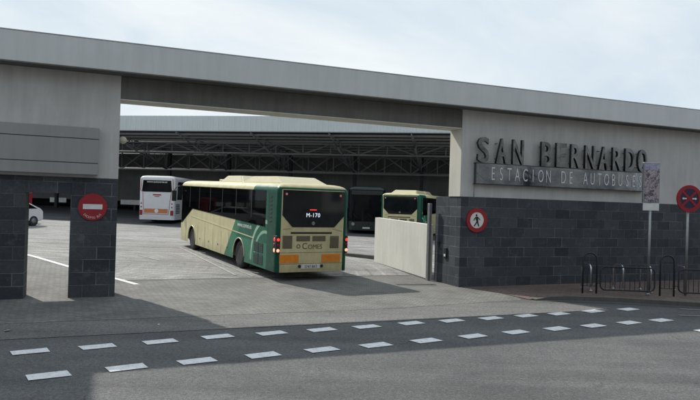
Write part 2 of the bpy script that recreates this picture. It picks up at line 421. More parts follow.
sheet('lane_line', [(6.7, -5.5), (9.2, -6.6), (9.2, -6.66), (6.7, -5.56)], .016, M['worn'])
# scraps of paper in the road
for (x, y, a, lab) in [(-6.25, 11.35, .4, 'small white paper scrap on shaded road, left of the crossing squares'), (-3.75, 12.3, 1.3, 'tiny pale paper scrap on shaded road below the left pillar')]:
    mb = MB(); n = 7; k_ = .07 if a < 1 else .035
    top = [mb.bm.verts.new((k_ * random.uniform(.7, 1.2) * cos(2 * pi * q / n), k_ * .7 * random.uniform(.7, 1.2) * sin(2 * pi * q / n), .014 + random.uniform(0, .02))) for q in range(n)]
    c_ = mb.bm.verts.new((0, 0, .03))
    for q in range(n): mb.bm.faces.new([top[q], top[(q + 1) % n], c_])
    o = mb.build('paper_scrap', M['sign_white']); o.location = (x, y, 0); o.rotation_euler = (0, 0, a); tag(o, lab, 'litter')
# crossing squares
rowA = [(-5.1, 9.94), (-4.19, 10.4), (-3.29, 10.89), (-2.38, 11.42), (-1.43, 11.86), (-.48, 12.32), (.43, 12.75), (1.4, 13.27), (2.35, 13.7), (3.32, 14.14), (4.27, 14.61), (5.19, 15.02), (6.23, 15.54), (7.34, 16.02)]
rowB = [(-4.18, 8.67), (-3.26, 9.19), (-2.33, 9.67), (-1.36, 10.17), (-.41, 10.66), (.55, 11.12), (1.52, 11.61), (2.51, 12.14), (3.5, 12.65), (4.51, 13.15), (5.47, 13.61), (6.49, 14.1), (7.45, 14.55)]
ang = math.atan2(6.0, 12.2)
for row in (rowA, rowB, [(7.9, 13.45)]):
    for (x, y) in row:
        mb = MB(); d = Vector((cos(ang), sin(ang), 0)); n = Vector((-sin(ang), cos(ang), 0))
        pts = []
        for (i, j) in [(-1, -1), (1, -1), (1, 1), (-1, 1)]:
            p = Vector((x, y, .012)) + Vector((.232, .145, 0)) * (i + random.uniform(-.04, .04)) + Vector((-.088, .118, 0)) * (j + random.uniform(-.06, .06))
            pts.append(p)
        mb.quad(pts); o = mb.build('road_marking', M['mark'], fix=False); tag(o, kind='structure')
# traffic island kerb inside the yard
A, B = L(3.5, 9.13), L(4.0, 7.3)
mb = MB(); mb.box((0, -.1, -.05), (3.6, .1, .14), .02); o = mb.build('yard_kerb', M['kerb']); o.location = (A.x - 1.0, A.y + .7, gz(9)); o.rotation_euler = (0, 0, -.66); tag(o, kind='structure')

# ------------------------------------------------------------------ entrance building (facade frame)
E0 = thing('station_entrance', 'long grey station entrance portal with dark stone base and flat fascia', 'building', O0, FA)
def fbox(name, a, b, mat, bev=.0, parent=E0):
    mb = MB(); mb.box(a, b, bev); return mb.build(name, mat, parent)
OV = .50
fbox('fascia', (-15, -OV, 5.63), (30, .95, 6.34), M['fascia'], .012)
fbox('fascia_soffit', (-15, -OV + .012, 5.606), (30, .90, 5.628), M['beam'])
fbox('coping', (-15, -OV - .012, 6.342), (30, .97, 6.362), M['fascia'], .006)
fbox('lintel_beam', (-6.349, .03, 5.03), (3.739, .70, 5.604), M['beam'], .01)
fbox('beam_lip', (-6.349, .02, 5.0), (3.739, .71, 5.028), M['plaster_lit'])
fbox('upper_wall', (-15, 0, 2.99), (-6.35, .70, 5.604), M['plaster'])
fbox('upper_wall', (3.74, 0, 2.865), (30, .70, 5.604), M['plaster'])
fbox('pier_lit_face', (3.735, .012, 2.866), (3.738, .70, 4.998), M['plaster_lit'])  # thin skin with the sunlit look of the wall return painted in
fbox('stone_wall', (3.76, -.02, 0), (30, .72, 2.86), M['slate'], .008)
fbox('stone_wall', (3.762, .722, 0), (4.6, 1.55, 2.855), M['slate'], .008)
fbox('stone_pillar', (-7.43, -.02, 0), (-6.352, .70, 2.986), M['slate'], .008)
fbox('stone_block', (-15, -.02, 0), (-8.41, .70, 2.986), M['slate'], .008)
fbox('stone_lintel', (-8.408, -.018, 2.585), (-7.432, .70, 2.986), M['slate'])
fbox('passage_roof', (-15, .702, 2.64), (-6.85, 2.2, 5.6), M['plaster'])
sb = fbox('shutter_box', (-15, -.26, 3.06), (-6.83, -.004, 4.22), M['box'], .01)
fbox('panel_joint', (-15, -.263, 3.335), (-6.83, -.2605, 3.353), M['groove'], parent=sb)
fbox('panel_joint', (-15, -.263, 3.93), (-6.83, -.2605, 3.948), M['groove'], parent=sb)
fbox('unseen_shadow_block', (-24, .96, 0), (-10.6, 3.0, 9.4), M['plaster'])  # unseen tall block, added to throw shadow over the lower-left road
# gate jamb, parapet, intercom
o = fbox('gate_post', (0, 0, 0), (.10, .14, 2.62), M['galv'], .01, None); o.location = L(3.53, 1.57); o.rotation_euler = (0, 0, FA)
tag(o, 'pale steel gate post between the stone wall and white parapet', 'post')
A, B = L(3.62, 1.84), L(3.96, 6.94); d = B - A
mb = MB(); Lw = d.length
mb.prism([(0, 0), (Lw, 0), (Lw, 1.97), (0, 1.90)], 'y', -.22, 0)
o = mb.build('yard_parapet', M['parapet']); o.location = A; o.rotation_euler = (0, 0, math.atan2(d.y, d.x)); tag(o, 'low white painted parapet wall inside the gateway', 'wall')
mb = MB(); mb.prism([(0, -.02), (Lw, .0), (Lw, .12), (0, .06)], 'y', .001, .012); mb.build('stained_base', M['kerb'], o)
o.scale = (1, 1, 1)
t = thing('intercom', 'small dark intercom box with pale button on stone wall return', 'intercom', L(3.762, .80, .85), FA)
mb = MB(); mb.box((-.05, -.09, 0), (0, .09, .34), .01); mb.build('housing', M['blk'], t)
mb = MB(); mb.box((-.062, -.05, .05), (-.051, .05, .13), .004); mb.build('button_plate', M['sign_white'], t)
o = None
mb = MB(); mb.box((-.05, -.06, 0), (0, .06, .12), .01); mb.tube([(-.03, 0, .0), (-.03, -.02, -.06), (-.03, -.08, -.12), (-.03, -.16, -.14)], .012)
o = mb.build('cable_box', M['blk']); o.location = L(3.762, 1.25, 1.25); o.rotation_euler = (0, 0, FA); tag(o, 'small black junction box with loose cable on stone wall return', 'cable box')
t = thing('floodlight', 'small beige round floodlight on the side of left pillar wall', 'lamp', L(-6.35, .25, 4.0), FA)
mb = MB(); mb.box((0, -.04, -.04), (.12, .04, .04), .006); mb.build('bracket', M['steel'], t)
mb = MB(); mb.lathe([(.02, -.09), (.075, -.07), (.095, 0), (.085, .06), (.06, .07)], 'y', (.09, 0, 0), 20); mb.build('lamp_head', M['lampglass'], t)

# ------------------------------------------------------------------ station sign
t = thing('station_sign', 'large dark metal lettering SAN BERNARDO above the grey entrance wall', 'sign', L(4.2, -.001, 0), FA)
letters = 'SAN BERNARDO'
xs = {0: .0, 1: .72, 2: 1.38, 4: 2.56, 5: 3.20, 6: 3.84, 7: 4.47, 8: 5.10, 9: 5.74, 10: 6.34, 11: 6.95}
for i, ch in enumerate(letters):
    if ch == ' ': continue
    k = xs[i] * .962
    o = text_mesh(ch, .80, M['letter_side'], 'letter', t, (k + .02, -.17, 3.965), sx=.62, ext=.05, off=.012, align='LEFT')
    # stand-offs
    w = max(v.co.x for v in o.data.vertices) - min(v.co.x for v in o.data.vertices)
    mx = min(v.co.x for v in o.data.vertices)
    for v in o.data.vertices: v.co.x = (v.co.x - mx) * (.425 / w) + k
    o.data.materials.append(M['letter_front'])
    for p in o.data.polygons:
        if p.normal.y < -.8: p.material_index = 1
    for zz in (4.12, 4.6): mb = MB(); mb.tube([(k + .08, -.13, zz), (k + .08, 0, zz)], .012, 6); mb.build('bracket', M['steel_dark'], o)
b = thing('name_band', 'polished steel band reading ESTACION DE AUTOBUSES under the big letters', 'sign', L(4.2, -.001, 0), FA)
mb = MB(); mb.box((0, -.16, 3.29), (7.12, -.02, 3.94), .006); mb.build('band_panel', M['mirror'], b)
mb = MB()
for (z0, z1) in [(3.275, 3.289), (3.941, 3.953)]: mb.box((-.015, -.175, z0), (7.135, -.0, z1))
mb.build('band_edge', M['letter_side'], b)
txt = 'ESTACION DE AUTOBUSES'; n = len(txt)
for i, ch in enumerate(txt):
    if ch == ' ': continue
    text_mesh(ch, .40, M['sign_white'], 'small_letter', b, (.62 + i * (6.25 / (n - 1)), -.168, 3.43), sx=.5, ext=.006, off=-.012)
mb = MB(); mb.tube([(.03, -.01, 2.87), (.03, -.01, 3.27)], .012, 6); mb.build('conduit', M['steel'], b)

# ------------------------------------------------------------------ wall signs
def disc(mb, c, r, y0, y1, n=40): return mb.lathe([(r, y0), (r, y1)], 'y', c, n, smooth=False)
def ringm(mb, c, r0, r1, y0, y1, n=44):
    bm = mb.bm
    R = [[bm.verts.new((c[0] + r * cos(2 * pi * k / n), y, c[2] + r * sin(2 * pi * k / n))) for k in range(n)] for (r, y) in [(r0, y0), (r1, y0), (r1, y1), (r0, y1)]]
    for i in range(4):
        A, B = R[i], R[(i + 1) % 4]
        for k in range(n): bm.faces.new([A[k], A[(k + 1) % n], B[(k + 1) % n], B[k]])
    return mb
t = thing('no_entry_sign', 'round red no entry sign with white bar on dark stone pillar', 'sign', L(-6.925, -.02, 2.265), FA)
mb = MB(); disc(mb, (0, 0, 0), .335, -.03, -.004); mb.build('sign_disc', M['red'], t)
mb = MB(); mb.box((-.225, -.037, -.055), (.225, -.031, .07), .003); mb.build('white_bar', M['sign_white'], t)
cap = 'EXCEPTO BUS'
for i, ch in enumerate(cap):
    if ch == ' ': continue
    a = radians(-90) + radians((i - 5) * 9.6); r = .272
    text_mesh(ch, .052, M['sign_white'], 'caption_letter', t, (r * cos(a), -.033, r * sin(a) - .02), sx=.8, ext=.002, yrot=-(a + pi / 2))
t = thing('no_pedestrians_sign', 'round white no pedestrians sign with red ring on dark stone wall', 'sign', L(4.345, -.02, 2.13), FA)
mb = MB(); disc(mb, (0, 0, 0), .30, -.028, -.004); mb.build('sign_disc', M['sign_white'], t)
mb = MB(); ringm(mb, (0, 0, 0), .255, .385, -.036, -.003); mb.build('red_ring', M['red'], t)
mb = MB(); y0, y1 = -.036, -.0285
mb.prism([(.03 * cos(a) - .02, .155 + .034 * sin(a)) for a in [2 * pi * k / 14 for k in range(14)]], 'y', y0, y1)
mb.prism([(-.05, .11), (.03, .115), (.045, .02), (.05, -.03), (-.015, -.03), (-.045, .02)], 'y', y0, y1)
mb.prism([(-.012, -.032), (.05, -.032), (.06, -.10), (.095, -.19), (.06, -.2), (.02, -.11)], 'y', y0, y1)
mb.prism([(-.014, -.034), (.018, -.034), (-.02, -.12), (-.085, -.20), (-.115, -.18), (-.055, -.105)], 'y', y0, y1 + .0005)
mb.prism([(-.05, .105), (-.04, .07), (-.085, .03), (-.10, -.02), (-.125, -.01), (-.105, .045)], 'y', y0, y1 + .001)
mb.prism([(.03, .112), (.04, .07), (.075, .03), (.11, .0), (.125, .02), (.085, .06)], 'y', y0, y1 + .001)
mb.build('walking_figure', M['blacks'], t)

# ------------------------------------------------------------------ street signs on posts
t = thing('poster_post', 'grey post carrying a narrow printed poster panel beside the railing', 'sign post', (8.93, 18.26, .10), .12)
mb = MB(); mb.tube([(0, 0, 0), (0, 0, 3.0)], .038, 12); mb.build('post', M['galv'], t)
mb = MB(); mb.box((-.26, -.05, 2.73), (.26, .03, 3.93), .012); fr = mb.build('panel_frame', M['galv'], t)
mb = MB(); mb.box((-.235, -.056, 2.76), (.235, -.051, 3.90)); mb.build('poster', M['poster'], t)
mb = MB(); mb.box((-.255, -.046, 2.50), (.255, -.025, 2.715), .006); pl = mb.build('name_plate', M['sign_white'], t)
mb = MB(); mb.lathe([(.06, 0), (.06, .02), (.04, .05)], 'z', (0, 0, 0), 14); mb.build('base_plate', M['galv'], t)
t = thing('no_stopping_sign', 'red and blue no stopping sign with two white arrows on a grey post', 'sign post', (10.09, 18.29, .10), .10)
mb = MB(); mb.tube([(0, .04, 0), (0, .04, 3.2)], .038, 12); mb.build('post', M['galv'], t)
zc = 2.89
mb = MB(); disc(mb, (0, 0, zc), .30, -.03, -.004); mb.build('sign_disc', M['blue'], t)
mb = MB(); ringm(mb, (0, 0, zc), .292, .40, -.038, -.003); mb.build('red_ring', M['red'], t)
mb = MB()
for s_ in (1, -1):
    mb.box((-.298, -.036 - .001 * s_, -.034), (.298, -.0305, .034), mat=Matrix.Translation((0, 0, zc)) @ Matrix.Rotation(s_ * pi / 4, 4, 'Y'))
mb.build('red_cross', M['red'], t)
for s_ in (1, -1):
    mb = MB(); mb.prism([(s_ * .09, zc - .02), (s_ * .19, zc - .02), (s_ * .19, zc - .04), (s_ * .235, zc), (s_ * .19, zc + .04), (s_ * .19, zc + .02), (s_ * .09, zc + .02)], 'y', -.036, -.0305); mb.build('arrow', M['sign_white'], t)

# ------------------------------------------------------------------ guard railings and cycle hoops
def arch_pts(w, h, n=14):
    r = w / 2; p = [(-r, 0, 0)]
    for k in range(n + 1):
        a = pi - pi * k / n; p.append((r * cos(a), 0, h - r + r * sin(a)))
    return p + [(r, 0, 0)]
def make_arch(loc, rz, label):
    t = thing('railing_arch', label, 'railing', loc, rz, 'black arched railing posts')
    mb = MB(); mb.tube(arch_pts(.40, 1.19), .026, 10); mb.build('arch_tube', M['black_rail'], t)
    mb = MB()
    for x in (-.07, .07): mb.tube([(x, 0, .22), (x, 0, .98)], .008, 6)
    for z in (.22, .98): mb.tube([(-.19, 0, z), (.19, 0, z)], .010, 6)
    mb.build('infill', M['black_rail'], t); return t
def make_panel(loc, rz, W, label):
    t = thing('guard_railing', label, 'railing', loc, rz, 'black barred railing panels'); z0, z1, r = .12, .80, .14
    pts = []
    for (cx, cz, a0) in [(W - r, z1 - r, 0), (r, z1 - r, pi / 2), (r, z0 + r, pi), (W - r, z0 + r, 1.5 * pi)]:
        for k in range(7): a = a0 + pi / 2 * k / 6; pts.append((cx + r * cos(a), 0, cz + r * sin(a)))
    mb = MB(); mb.tube(pts, .024, 10, closed=True); mb.build('frame', M['black_rail'], t)
    mb = MB(); n = int(W / .135)
    for k in range(1, n):
        x = W * k / n; dz = 0 if r < x < W - r else .05
        mb.tube([(x, 0, z0 + dz), (x, 0, z1 - dz)], .008, 6)
    mb.build('bars', M['black_rail'], t)
    for x, e in ((0, -.1), (W, .1)):
        for z in (.3, .62): mb = MB(); mb.tube([(x, 0, z), (x + e, 0, z)], .012, 6); mb.build('clip', M['black_rail'], t); return t
PZ = .11
make_arch((7.13, 18.10, PZ), -.05, 'black arched railing post left of the cycle hoops')
make_panel((7.44, 18.08, PZ), -.05, 1.56, 'black barred railing panel between the two arches')
make_arch((9.35, 17.98, PZ), -.05, 'black arched railing post between the two panels')
make_panel((9.68, 17.96, PZ), -.05, 1.56, 'black barred railing panel at the right edge of picture')
make_arch((11.6, 17.86, PZ), -.05, 'third arched railing post beyond the right panel')
labs = ['stainless cycle hoop behind the left railing arch', 'stainless cycle hoop behind the middle of the left railing panel', 'stainless cycle hoop just left of the second railing arch', 'stainless cycle hoop behind the no stopping sign post']
h0 = None
for i, (x, y) in enumerate([(7.42, 18.75), (8.42, 18.78), (9.28, 18.8), (10.38, 18.85)]):
    if h0 is None:
        h0 = thing('cycle_hoop', labs[0], 'bike rack', (x, y, PZ), 1.6, 'stainless cycle hoops on the pavement')
        pts = [(0, 0, 0), (0, 0, .62)]
        for k in range(1, 7): a = pi - pi / 2 * k / 6; pts.append((.16 + .16 * cos(a), 0, .62 + .16 * sin(a)))
        pts += [(.5, 0, .78)]
        for k in range(1, 7): a = pi / 2 - pi / 2 * k / 6; pts.append((.5 + .16 * cos(a), 0, .62 + .16 * sin(a)))
        pts += [(.66, 0, 0)]
        mb = MB(); mb.tube(pts, .026, 12); mb.build('hoop_tube', M['inox'], h0)
        for xx in (0, .66):
            mb = MB(); mb.lathe([(.06, 0), (.06, .008), (.03, .02)], 'z', (xx, 0, 0), 14); mb.build('foot_plate', M['inox'], h0)
    else:
        c = copy_tree(h0); c.location = (x, y, PZ); c['label'] = labs[i]

# ------------------------------------------------------------------ buses
def footprint(W, Ln, rr, rf, inset=0, n=6):
    """anticlockwise from rear-left, returns points and index of the two long sides"""
    hw = W / 2 - inset; y0 = inset; y1 = Ln - inset; rr = max(.02, rr - inset * .3); rf = max(.02, rf - inset * .3)
    P = []
    def arc(cx, cy, r, a0):
        for k in range(n + 1): a = a0 + pi / 2 * k / n; P.append((cx + r * cos(a), cy + r * sin(a)))
    arc(-hw + rr, y0 + rr, rr, pi)            # rear left corner
    arc(hw - rr, y0 + rr, rr, 1.5 * pi)       # rear right
    arc(hw - rf, y1 - rf, rf, 0)              # front right
    arc(-hw + rf, y1 - rf, rf, pi / 2)        # front left
    return P
def bus_shell(t, W, Ln, H, wheels, mat, glass, zs=.30, rr=.16, rf=.38, n=6, scr=1.1, hole=None):
    mb = MB(); bm = mb.bm; zt = H - .25
    P = footprint(W, Ln, rr, rf); N_ = len(P); m = n + 1
    lo = [bm.verts.new((x, y, zs)) for x, y in P]; hi = [bm.verts.new((x, y, zt)) for x, y in P]
    mid = [bm.verts.new((x, y, scr)) for x, y in P]
    for i in range(N_):
        j = (i + 1) % N_
        if i == 2 * m - 1 or i == N_ - 1:        # long sides with wheel arches
            right = (i == 2 * m - 1)
            a, b = (i, j)
            ys = sorted(wheels, reverse=not right)
            arc = []; R = .60; X = P[i][0]
            for wy in ys:
                q = []
                for k in range(17):
                    an = pi - pi * k / 16 if right else pi * k / 16
                    z = .48 + R * sin(an)
                    q.append((X, wy + R * cos(an), z))
                q[0] = (X, q[0][1], zs); q[-1] = (X, q[-1][1], zs)
                arc += q
            if hole:
                fr, re = (b, a) if right else (a, b)      # front and rear end of this side
                hv = [bm.verts.new((X, y_, z_)) for y_, z_ in hole[0]]      # sill, rear to front
                tr = bm.verts.new((X, hole[0][0][0], hole[1])); tf = bm.verts.new((X, hole[0][-1][0], hole[1]))
                arcv = [bm.verts.new(p) for p in arc]
                if not right: arcv = arcv[::-1]
                bm.faces.new([lo[re]] + arcv + [lo[fr], mid[fr]] + hv[::-1] + [tr, hi[re], mid[re]])
                bm.faces.new([tr, tf, hi[fr], hi[re]]); bm.faces.new([mid[fr], hi[fr], tf, hv[-1]])
            else:
                f = bm.faces.new([lo[a]] + [bm.verts.new(p) for p in arc] + [lo[b], mid[b], hi[b], hi[a], mid[a]])
        else:
            front = (2 * m <= i < N_ - 1)
            f1 = bm.faces.new([lo[i], lo[j], mid[j], mid[i]]); f2 = bm.faces.new([mid[i], mid[j], hi[j], hi[i]])
            corner = (i % m) != n
            f1.smooth = f2.smooth = corner
            if front: f2.material_index = 1
    prev = hi
    for (ins, z) in [(.015, zt + .06), (.055, zt + .12), (.12, zt + .17), (.22, zt + .21), (.38, zt + .235), (.65, zt + .25)]:
        Q = footprint(W, Ln, rr, rf, ins); cur = [bm.verts.new((x, y, z)) for x, y in Q]
        for i in range(N_):
            j = (i + 1) % N_
            f = bm.faces.new([prev[i], prev[j], cur[j], cur[i]]); f.smooth = True
        prev = cur
    bm.faces.new(prev)
    o = mb.build('body', [mat, glass], t)
    mb = MB(); mb.box((-.88, .35, zs - .02), (.88, Ln - .4, 1.2)); 
    mb.box((-W / 2 + .06, .2, zs + .9), (W / 2 - .06, Ln - .3, zs + .95)); mb.build('chassis', M['blk'], t)
    for wy in wheels:
        for sd in (-1, 1):
            x0 = sd * (W / 2 - .05); x1 = sd * (W / 2 - .34)
            mb = MB(); mb.lathe([(.30, x0), (.44, x0 + sd * .01), (.49, x0 - sd * .03), (.50, (x0 + x1) / 2), (.49, x1 + sd * .02), (.3, x1)], 'x', (0, wy, .50), 32)
            ty = mb.build('wheel', M['rubber'], t)
            mb = MB(); mb.lathe([(.305, x0 - sd * .005), (.30, x0 + sd * .004), (.26, x0 - sd * .06), (.13, x0 - sd * .075), (.12, x0 - sd * .005), (.05, x0 + sd * .0)], 'x', (0, wy, .50), 28); mb.build('rim', M['rim'], ty)
    return o
def side_glass(t, W, poly, splits, glass, name='side_window', sides=(-1, 1)):
    for sd in sides:
        x = sd * W / 2; mb = MB(); mb.prism(poly, 'x', x - sd * .01, x + sd * .006); o = mb.build(name, glass, t)
        for y in splits: mb = MB(); mb.box((min(x + sd * .0065, x + sd * .009), y - .02, 1.9), (max(x + sd * .0065, x + sd * .009), y + .02, poly[-1][1] - .02)); mb.build('mullion', M['blk'], o)
def make_green_bus(loc, rz, label, group, lit=True):
    t = thing('bus', label, 'bus', loc, rz, group); W, Ln, H = 2.55, 12.0, 3.12
    wh = [3.45, 9.75]
    bus_shell(t, W, Ln, H, wh, M['livery'], M['glass'], hole=([(1.0, 1.68), (9.75, 1.86), (11.44, 1.14), (11.6, 1.14)], 2.84))
    seat = MB(); seat.box((-.22, 0, 1.26), (.22, .42, 1.72), .05); seat.box((-.22, -.02, 1.7), (.22, .10, 2.18), .05); seat.box((-.13, -.01, 2.16), (.13, .08, 2.36), .03)
    s0 = seat.build('passenger_seat', M['seat'], t); first = True
    for q in range(11):
        for x in (-.95, -.48, .48, .95):
            c = s0 if first else s0.copy()
            if not first: COL.objects.link(c); c.parent = t
            first = False; c.location = (x, 1.25 + q * .84, 0)
    for x in (-1, 1):
        mb = MB(); mb.box((min(x * .85, x * 1.2), 1.0, 2.62), (max(x * .85, x * 1.2), 10.6, 2.78), .03); mb.build('luggage_rack', M['rack'], t)
        for y in (2.3, 5.6, 8.9):
            mb = MB(); mb.tube([(x * .25, y, 1.25), (x * .25, y, 2.85)], .016, 6); mb.build('grab_pole', M['inox'], t)
    side_glass(t, W, [(.98, 1.66), (9.75, 1.84), (11.45, 1.12), (11.62, 1.12), (11.62, 2.86), (.98, 2.86)], [2.3, 3.9, 5.5, 7.1, 8.7, 10.2], M['tint'])
    # rear window and its trim, rear face is y = 0
    mb = MB(); mb.prism([(-1.11, 2.90), (1.08, 2.90), (1.09, 2.10), (.74, 1.73), (-.76, 1.73), (-1.11, 2.10)], 'y', -.012, .02); rw = mb.build('rear_window', M['rear_glass'], t)
    if lit: text_mesh('M-170', .13, M['led'], 'destination_display', t, (-.05, -.022, 2.055), ext=.004, off=.0, sx=.95, spacing=1.12)
    if lit: mb = MB(); mb.box((-.17, -.02, 2.275), (.07, -.0125, 2.305)); mb.build('high_brake_lamp', M['led_red'], t)
    mb = MB(); ringm(mb, (-.03, 0, 1.86), .035, .055, -.02, -.012, 20); mb.box((-.045, -.02, 1.80), (-.015, -.0125, 1.92)); mb.build('badge', M['galv'], t)
    for x in (-1.0, .93):
        mb = MB(); disc(mb, (x, 0, 2.77), .055, -.022, -.0125, 20); a = mb.build('warning_sticker', M['red'], t)
        mb = MB(); disc(mb, (x, 0, 2.77), .028, -.026, -.0225, 16); mb.build('sticker_centre', M['sign_white'], a)
    mb = MB(); mb.box((-.80, -.012, 1.52), (.66, .01, 1.575)); mb.build('rear_vent_slot', M['blk'], t)
    # engine lid outline
    mb = MB()
    for a, b in [((-1.07, 1.66), (-.8, 1.68)), ((.68, 1.68), (1.04, 1.6)), ((-1.12, .92), (1.08, .92)), ((-1.12, .565), (1.08, .565))]:
        mb.tube([(a[0], -.001, a[1]), (b[0], -.001, b[1])], .006, 5)
    mb.build('lid_seams', M['brown_txt'], t)
    for (x0, z0, x1, z1) in [(-1.07, 1.05, -.74, 1.46), (-.60, 1.28, -.12, 1.455), (-.04, 1.28, .44, 1.455), (.60, 1.05, .93, 1.45)]:
        mb = MB(); mb.box((x0, -.006, z0), (x1, .01, z1))
        o = mb.build('vent_grille', M['grille'], t); mb = MB(); k = int((z1 - z0) / .05)
        for q in range(k): mb.box((x0 + .015, -.014, z0 + .015 + q * .05), (x1 - .015, -.0065, z0 + .032 + q * .05))
        mb.build('louvre', M['brown_txt'], o)
    text_mesh('C', .20, M['brown_txt'], 'operator_name', t, (-.30, -.004, 1.03), ext=.004, off=.004, sx=.95)
    text_mesh('OMES', .145, M['brown_txt'], 'operator_name', t, (.07, -.004, 1.035), ext=.004, off=.0, sx=.98)
    mb = MB(); ringm(mb, (-.52, 0, 1.12), .045, .07, -.008, .0, 22); mb.build('operator_emblem', M['brown_txt'], t)
    for (x0, x1) in [(-1.16, -.50), (.32, 1.0)]:
        mb = MB(); mb.box((x0, -.014, .60), (x1, .005, .86), .006); mb.build('rear_reflector', M['orange'], t)
    mb = MB(); mb.box((-.40, -.02, .405), (.27, .0, .545), .004); p = mb.build('number_plate', M['plate'], t)
    text_mesh('3747 BKS', .085, M['blacks'], 'plate_characters', p, (-.065, -.022, .43), ext=.002, sx=.95)
    for x in (-.46, .33):
        mb = MB(); disc(mb, (x, 0, .48), .05, -.02, .0, 18); mb.build('plate_lamp', M['blk'], t)
    # lamp clusters wrap the rear corners
    for sd in (-1, 1):
        mb = MB(); mb.box((min(sd * 1.155, sd * 1.282), -.004, .88), (max(sd * 1.155, sd * 1.282), .30, 1.46), .03); c = mb.build('tail_lamp_cluster', M['blk'], t)
        for (z, mm) in [(1.33, M['tail'] if lit else M['tail_off']), (1.16, M['tail_off']), (.99, M['tail_hot'] if lit else M['tail_off'])]:
            mb = MB(); mb.lathe([(.045, sd * 1.280), (.062, sd * 1.286), (.03, sd * 1.30)], 'x', (0, .15, z), 18); mb.build('lamp_lens', mm, c)
            mb = MB(); mb.lathe([(.042, -.004), (.052, -.014), (.02, -.022)], 'y', (sd * 1.22, 0, z), 18); mb.build('lamp_lens', mm, c)
    # engine louvres on the left rear flank
    for sd in (-1, 1):
        x = sd * W / 2
        for (z0, z1) in [(.38, .74), (.78, 1.12)]:
            mb = MB(); mb.box((min(x, x + sd * .006), 1.1, z0), (max(x, x + sd * .006), 1.95, z1)); o = mb.build('flank_grille', M['dark_green_glass'], t)
            mb = MB()
            for q in range(5): mb.box((min(x + sd * .007, x + sd * .016), 1.12, z0 + .04 + q * .062), (max(x + sd * .007, x + sd * .016), 1.93, z0 + .06 + q * .062))
            for y in (1.52,): mb.box((min(x + sd * .007, x + sd * .018), y - .015, z0), (max(x + sd * .007, x + sd * .018), y + .015, z1))
            mb.build('louvre', M['dark_green_glass'], o)
        mb = MB(); mb.prism([(1.95, 1.20), (9.9, 1.50), (9.9, 1.53), (1.95, 1.235)], 'x', x - sd * .005, x + sd * .01); mb.build('side_moulding', M['cream'], t)
        # skirt seams, flaps and round marker lamps
        mb = MB()
        for y in (2.25, 4.6, 5.5, 6.6, 7.7, 8.8, 10.75): mb.box((min(x, x + sd * .003), y - .006, .34), (max(x, x + sd * .003), y + .006, 1.18))
        mb.build('skirt_seams', M['brown_txt'], t)
        for y in (4.75, 5.9, 7.15, 8.45):
            mb = MB(); mb.lathe([(.035, x), (.035, x + sd * .008)], 'x', (0, y, .62), 14); mb.build('side_marker', M['blk'], t)
        mb = MB()
        for wy in wh:
            pts = [(x + sd * .004, wy + .61 * cos(a), .48 + .61 * sin(a)) for a in [pi * k / 20 for k in range(21)]]
            mb.tube(pts, .02, 6)
        mb.build('wheel_arch_trim', M['cream'], t)
        # vertical vents on the rear pillar
        mb = MB()
        for q in range(7): mb.box((min(x, x + sd * .008), .48, 1.85 + q * .13), (max(x, x + sd * .008), .74, 1.90 + q * .13))
        mb.build('pillar_vents', M['blk'], t)
        # mirrors
        mb = MB(); mb.tube([(x * .92, 11.9, 2.85), (x * 1.12, 12.15, 2.8), (x * 1.2, 12.2, 2.6)], .02, 6); a = mb.build('mirror_arm', M['blk'], t)
        mb = MB(); mb.box((x * 1.2 - .11, 12.12, 2.1), (x * 1.2 + .11, 12.22, 2.62), .03); mb.build('mirror', M['blk'], a)
    text_mesh('www.comes.es', .11, M['sign_white'], 'web_address', t, (-1.277, 2.95, 1.50), rot=(pi / 2, 0, -pi / 2), ext=.002, sx=1.0)
    # roof pods
    def pod(y0, y1, hw, z0, z1, mat, e=.55):
        mb = MB(); bm = mb.bm
        A = [bm.verts.new(p) for p in [(-hw, y0, z0), (hw, y0, z0), (hw, y1, z0), (-hw, y1, z0)]]
        B = [bm.verts.new(p) for p in [(-hw + .14, y0 + e, z1), (hw - .14, y0 + e, z1), (hw - .14, y1 - e, z1), (-hw + .14, y1 - e, z1)]]
        for i in range(4): bm.faces.new([A[i], A[(i + 1) % 4], B[(i + 1) % 4], B[i]])
        bm.faces.new(B); bm.faces.new(A[::-1])
        bmesh.ops.bevel(bm, geom=bm.edges[:], offset=.03, segments=2, affect='EDGES'); return mb.build('roof_unit', mat, t)
    p = pod(4.6, 7.4, .80, 3.09, 3.36, M['cream']); pod(.7, 4.55, .86, 3.09, 3.34, M['cream'], .8)
    mb = MB(); mb.box((-.42, 5.4, 3.361), (.42, 6.6, 3.375)); mb.build('roof_fan', M['grille'], p)
    mb = MB(); mb.box((-.3, 8.4, 3.1), (.3, 9.1, 3.22), .03); mb.build('roof_hatch', M['cream'], t)
    return t
rr = .5166
bO = Vector((-2.2727, 19.146, 0)); Rv = Vector((cos(rr), sin(rr), 0))
c0 = bO + Rv * 1.285
B1 = make_green_bus((c0.x, c0.y, gxy(c0.x, c0.y)), rr, 'cream and green bus entering the yard, rear display reading M-170', 'cream and green buses')
B1.rotation_euler = (math.atan(.0226), 0, rr)
p2 = Vector((3.05, 37.0)); B2 = make_green_bus((p2.x, p2.y, gxy(*p2)), -.30, 'parked cream and green bus showing only above the white parapet', 'cream and green buses', lit=False)

B2.scale = (.94, .94, .93)
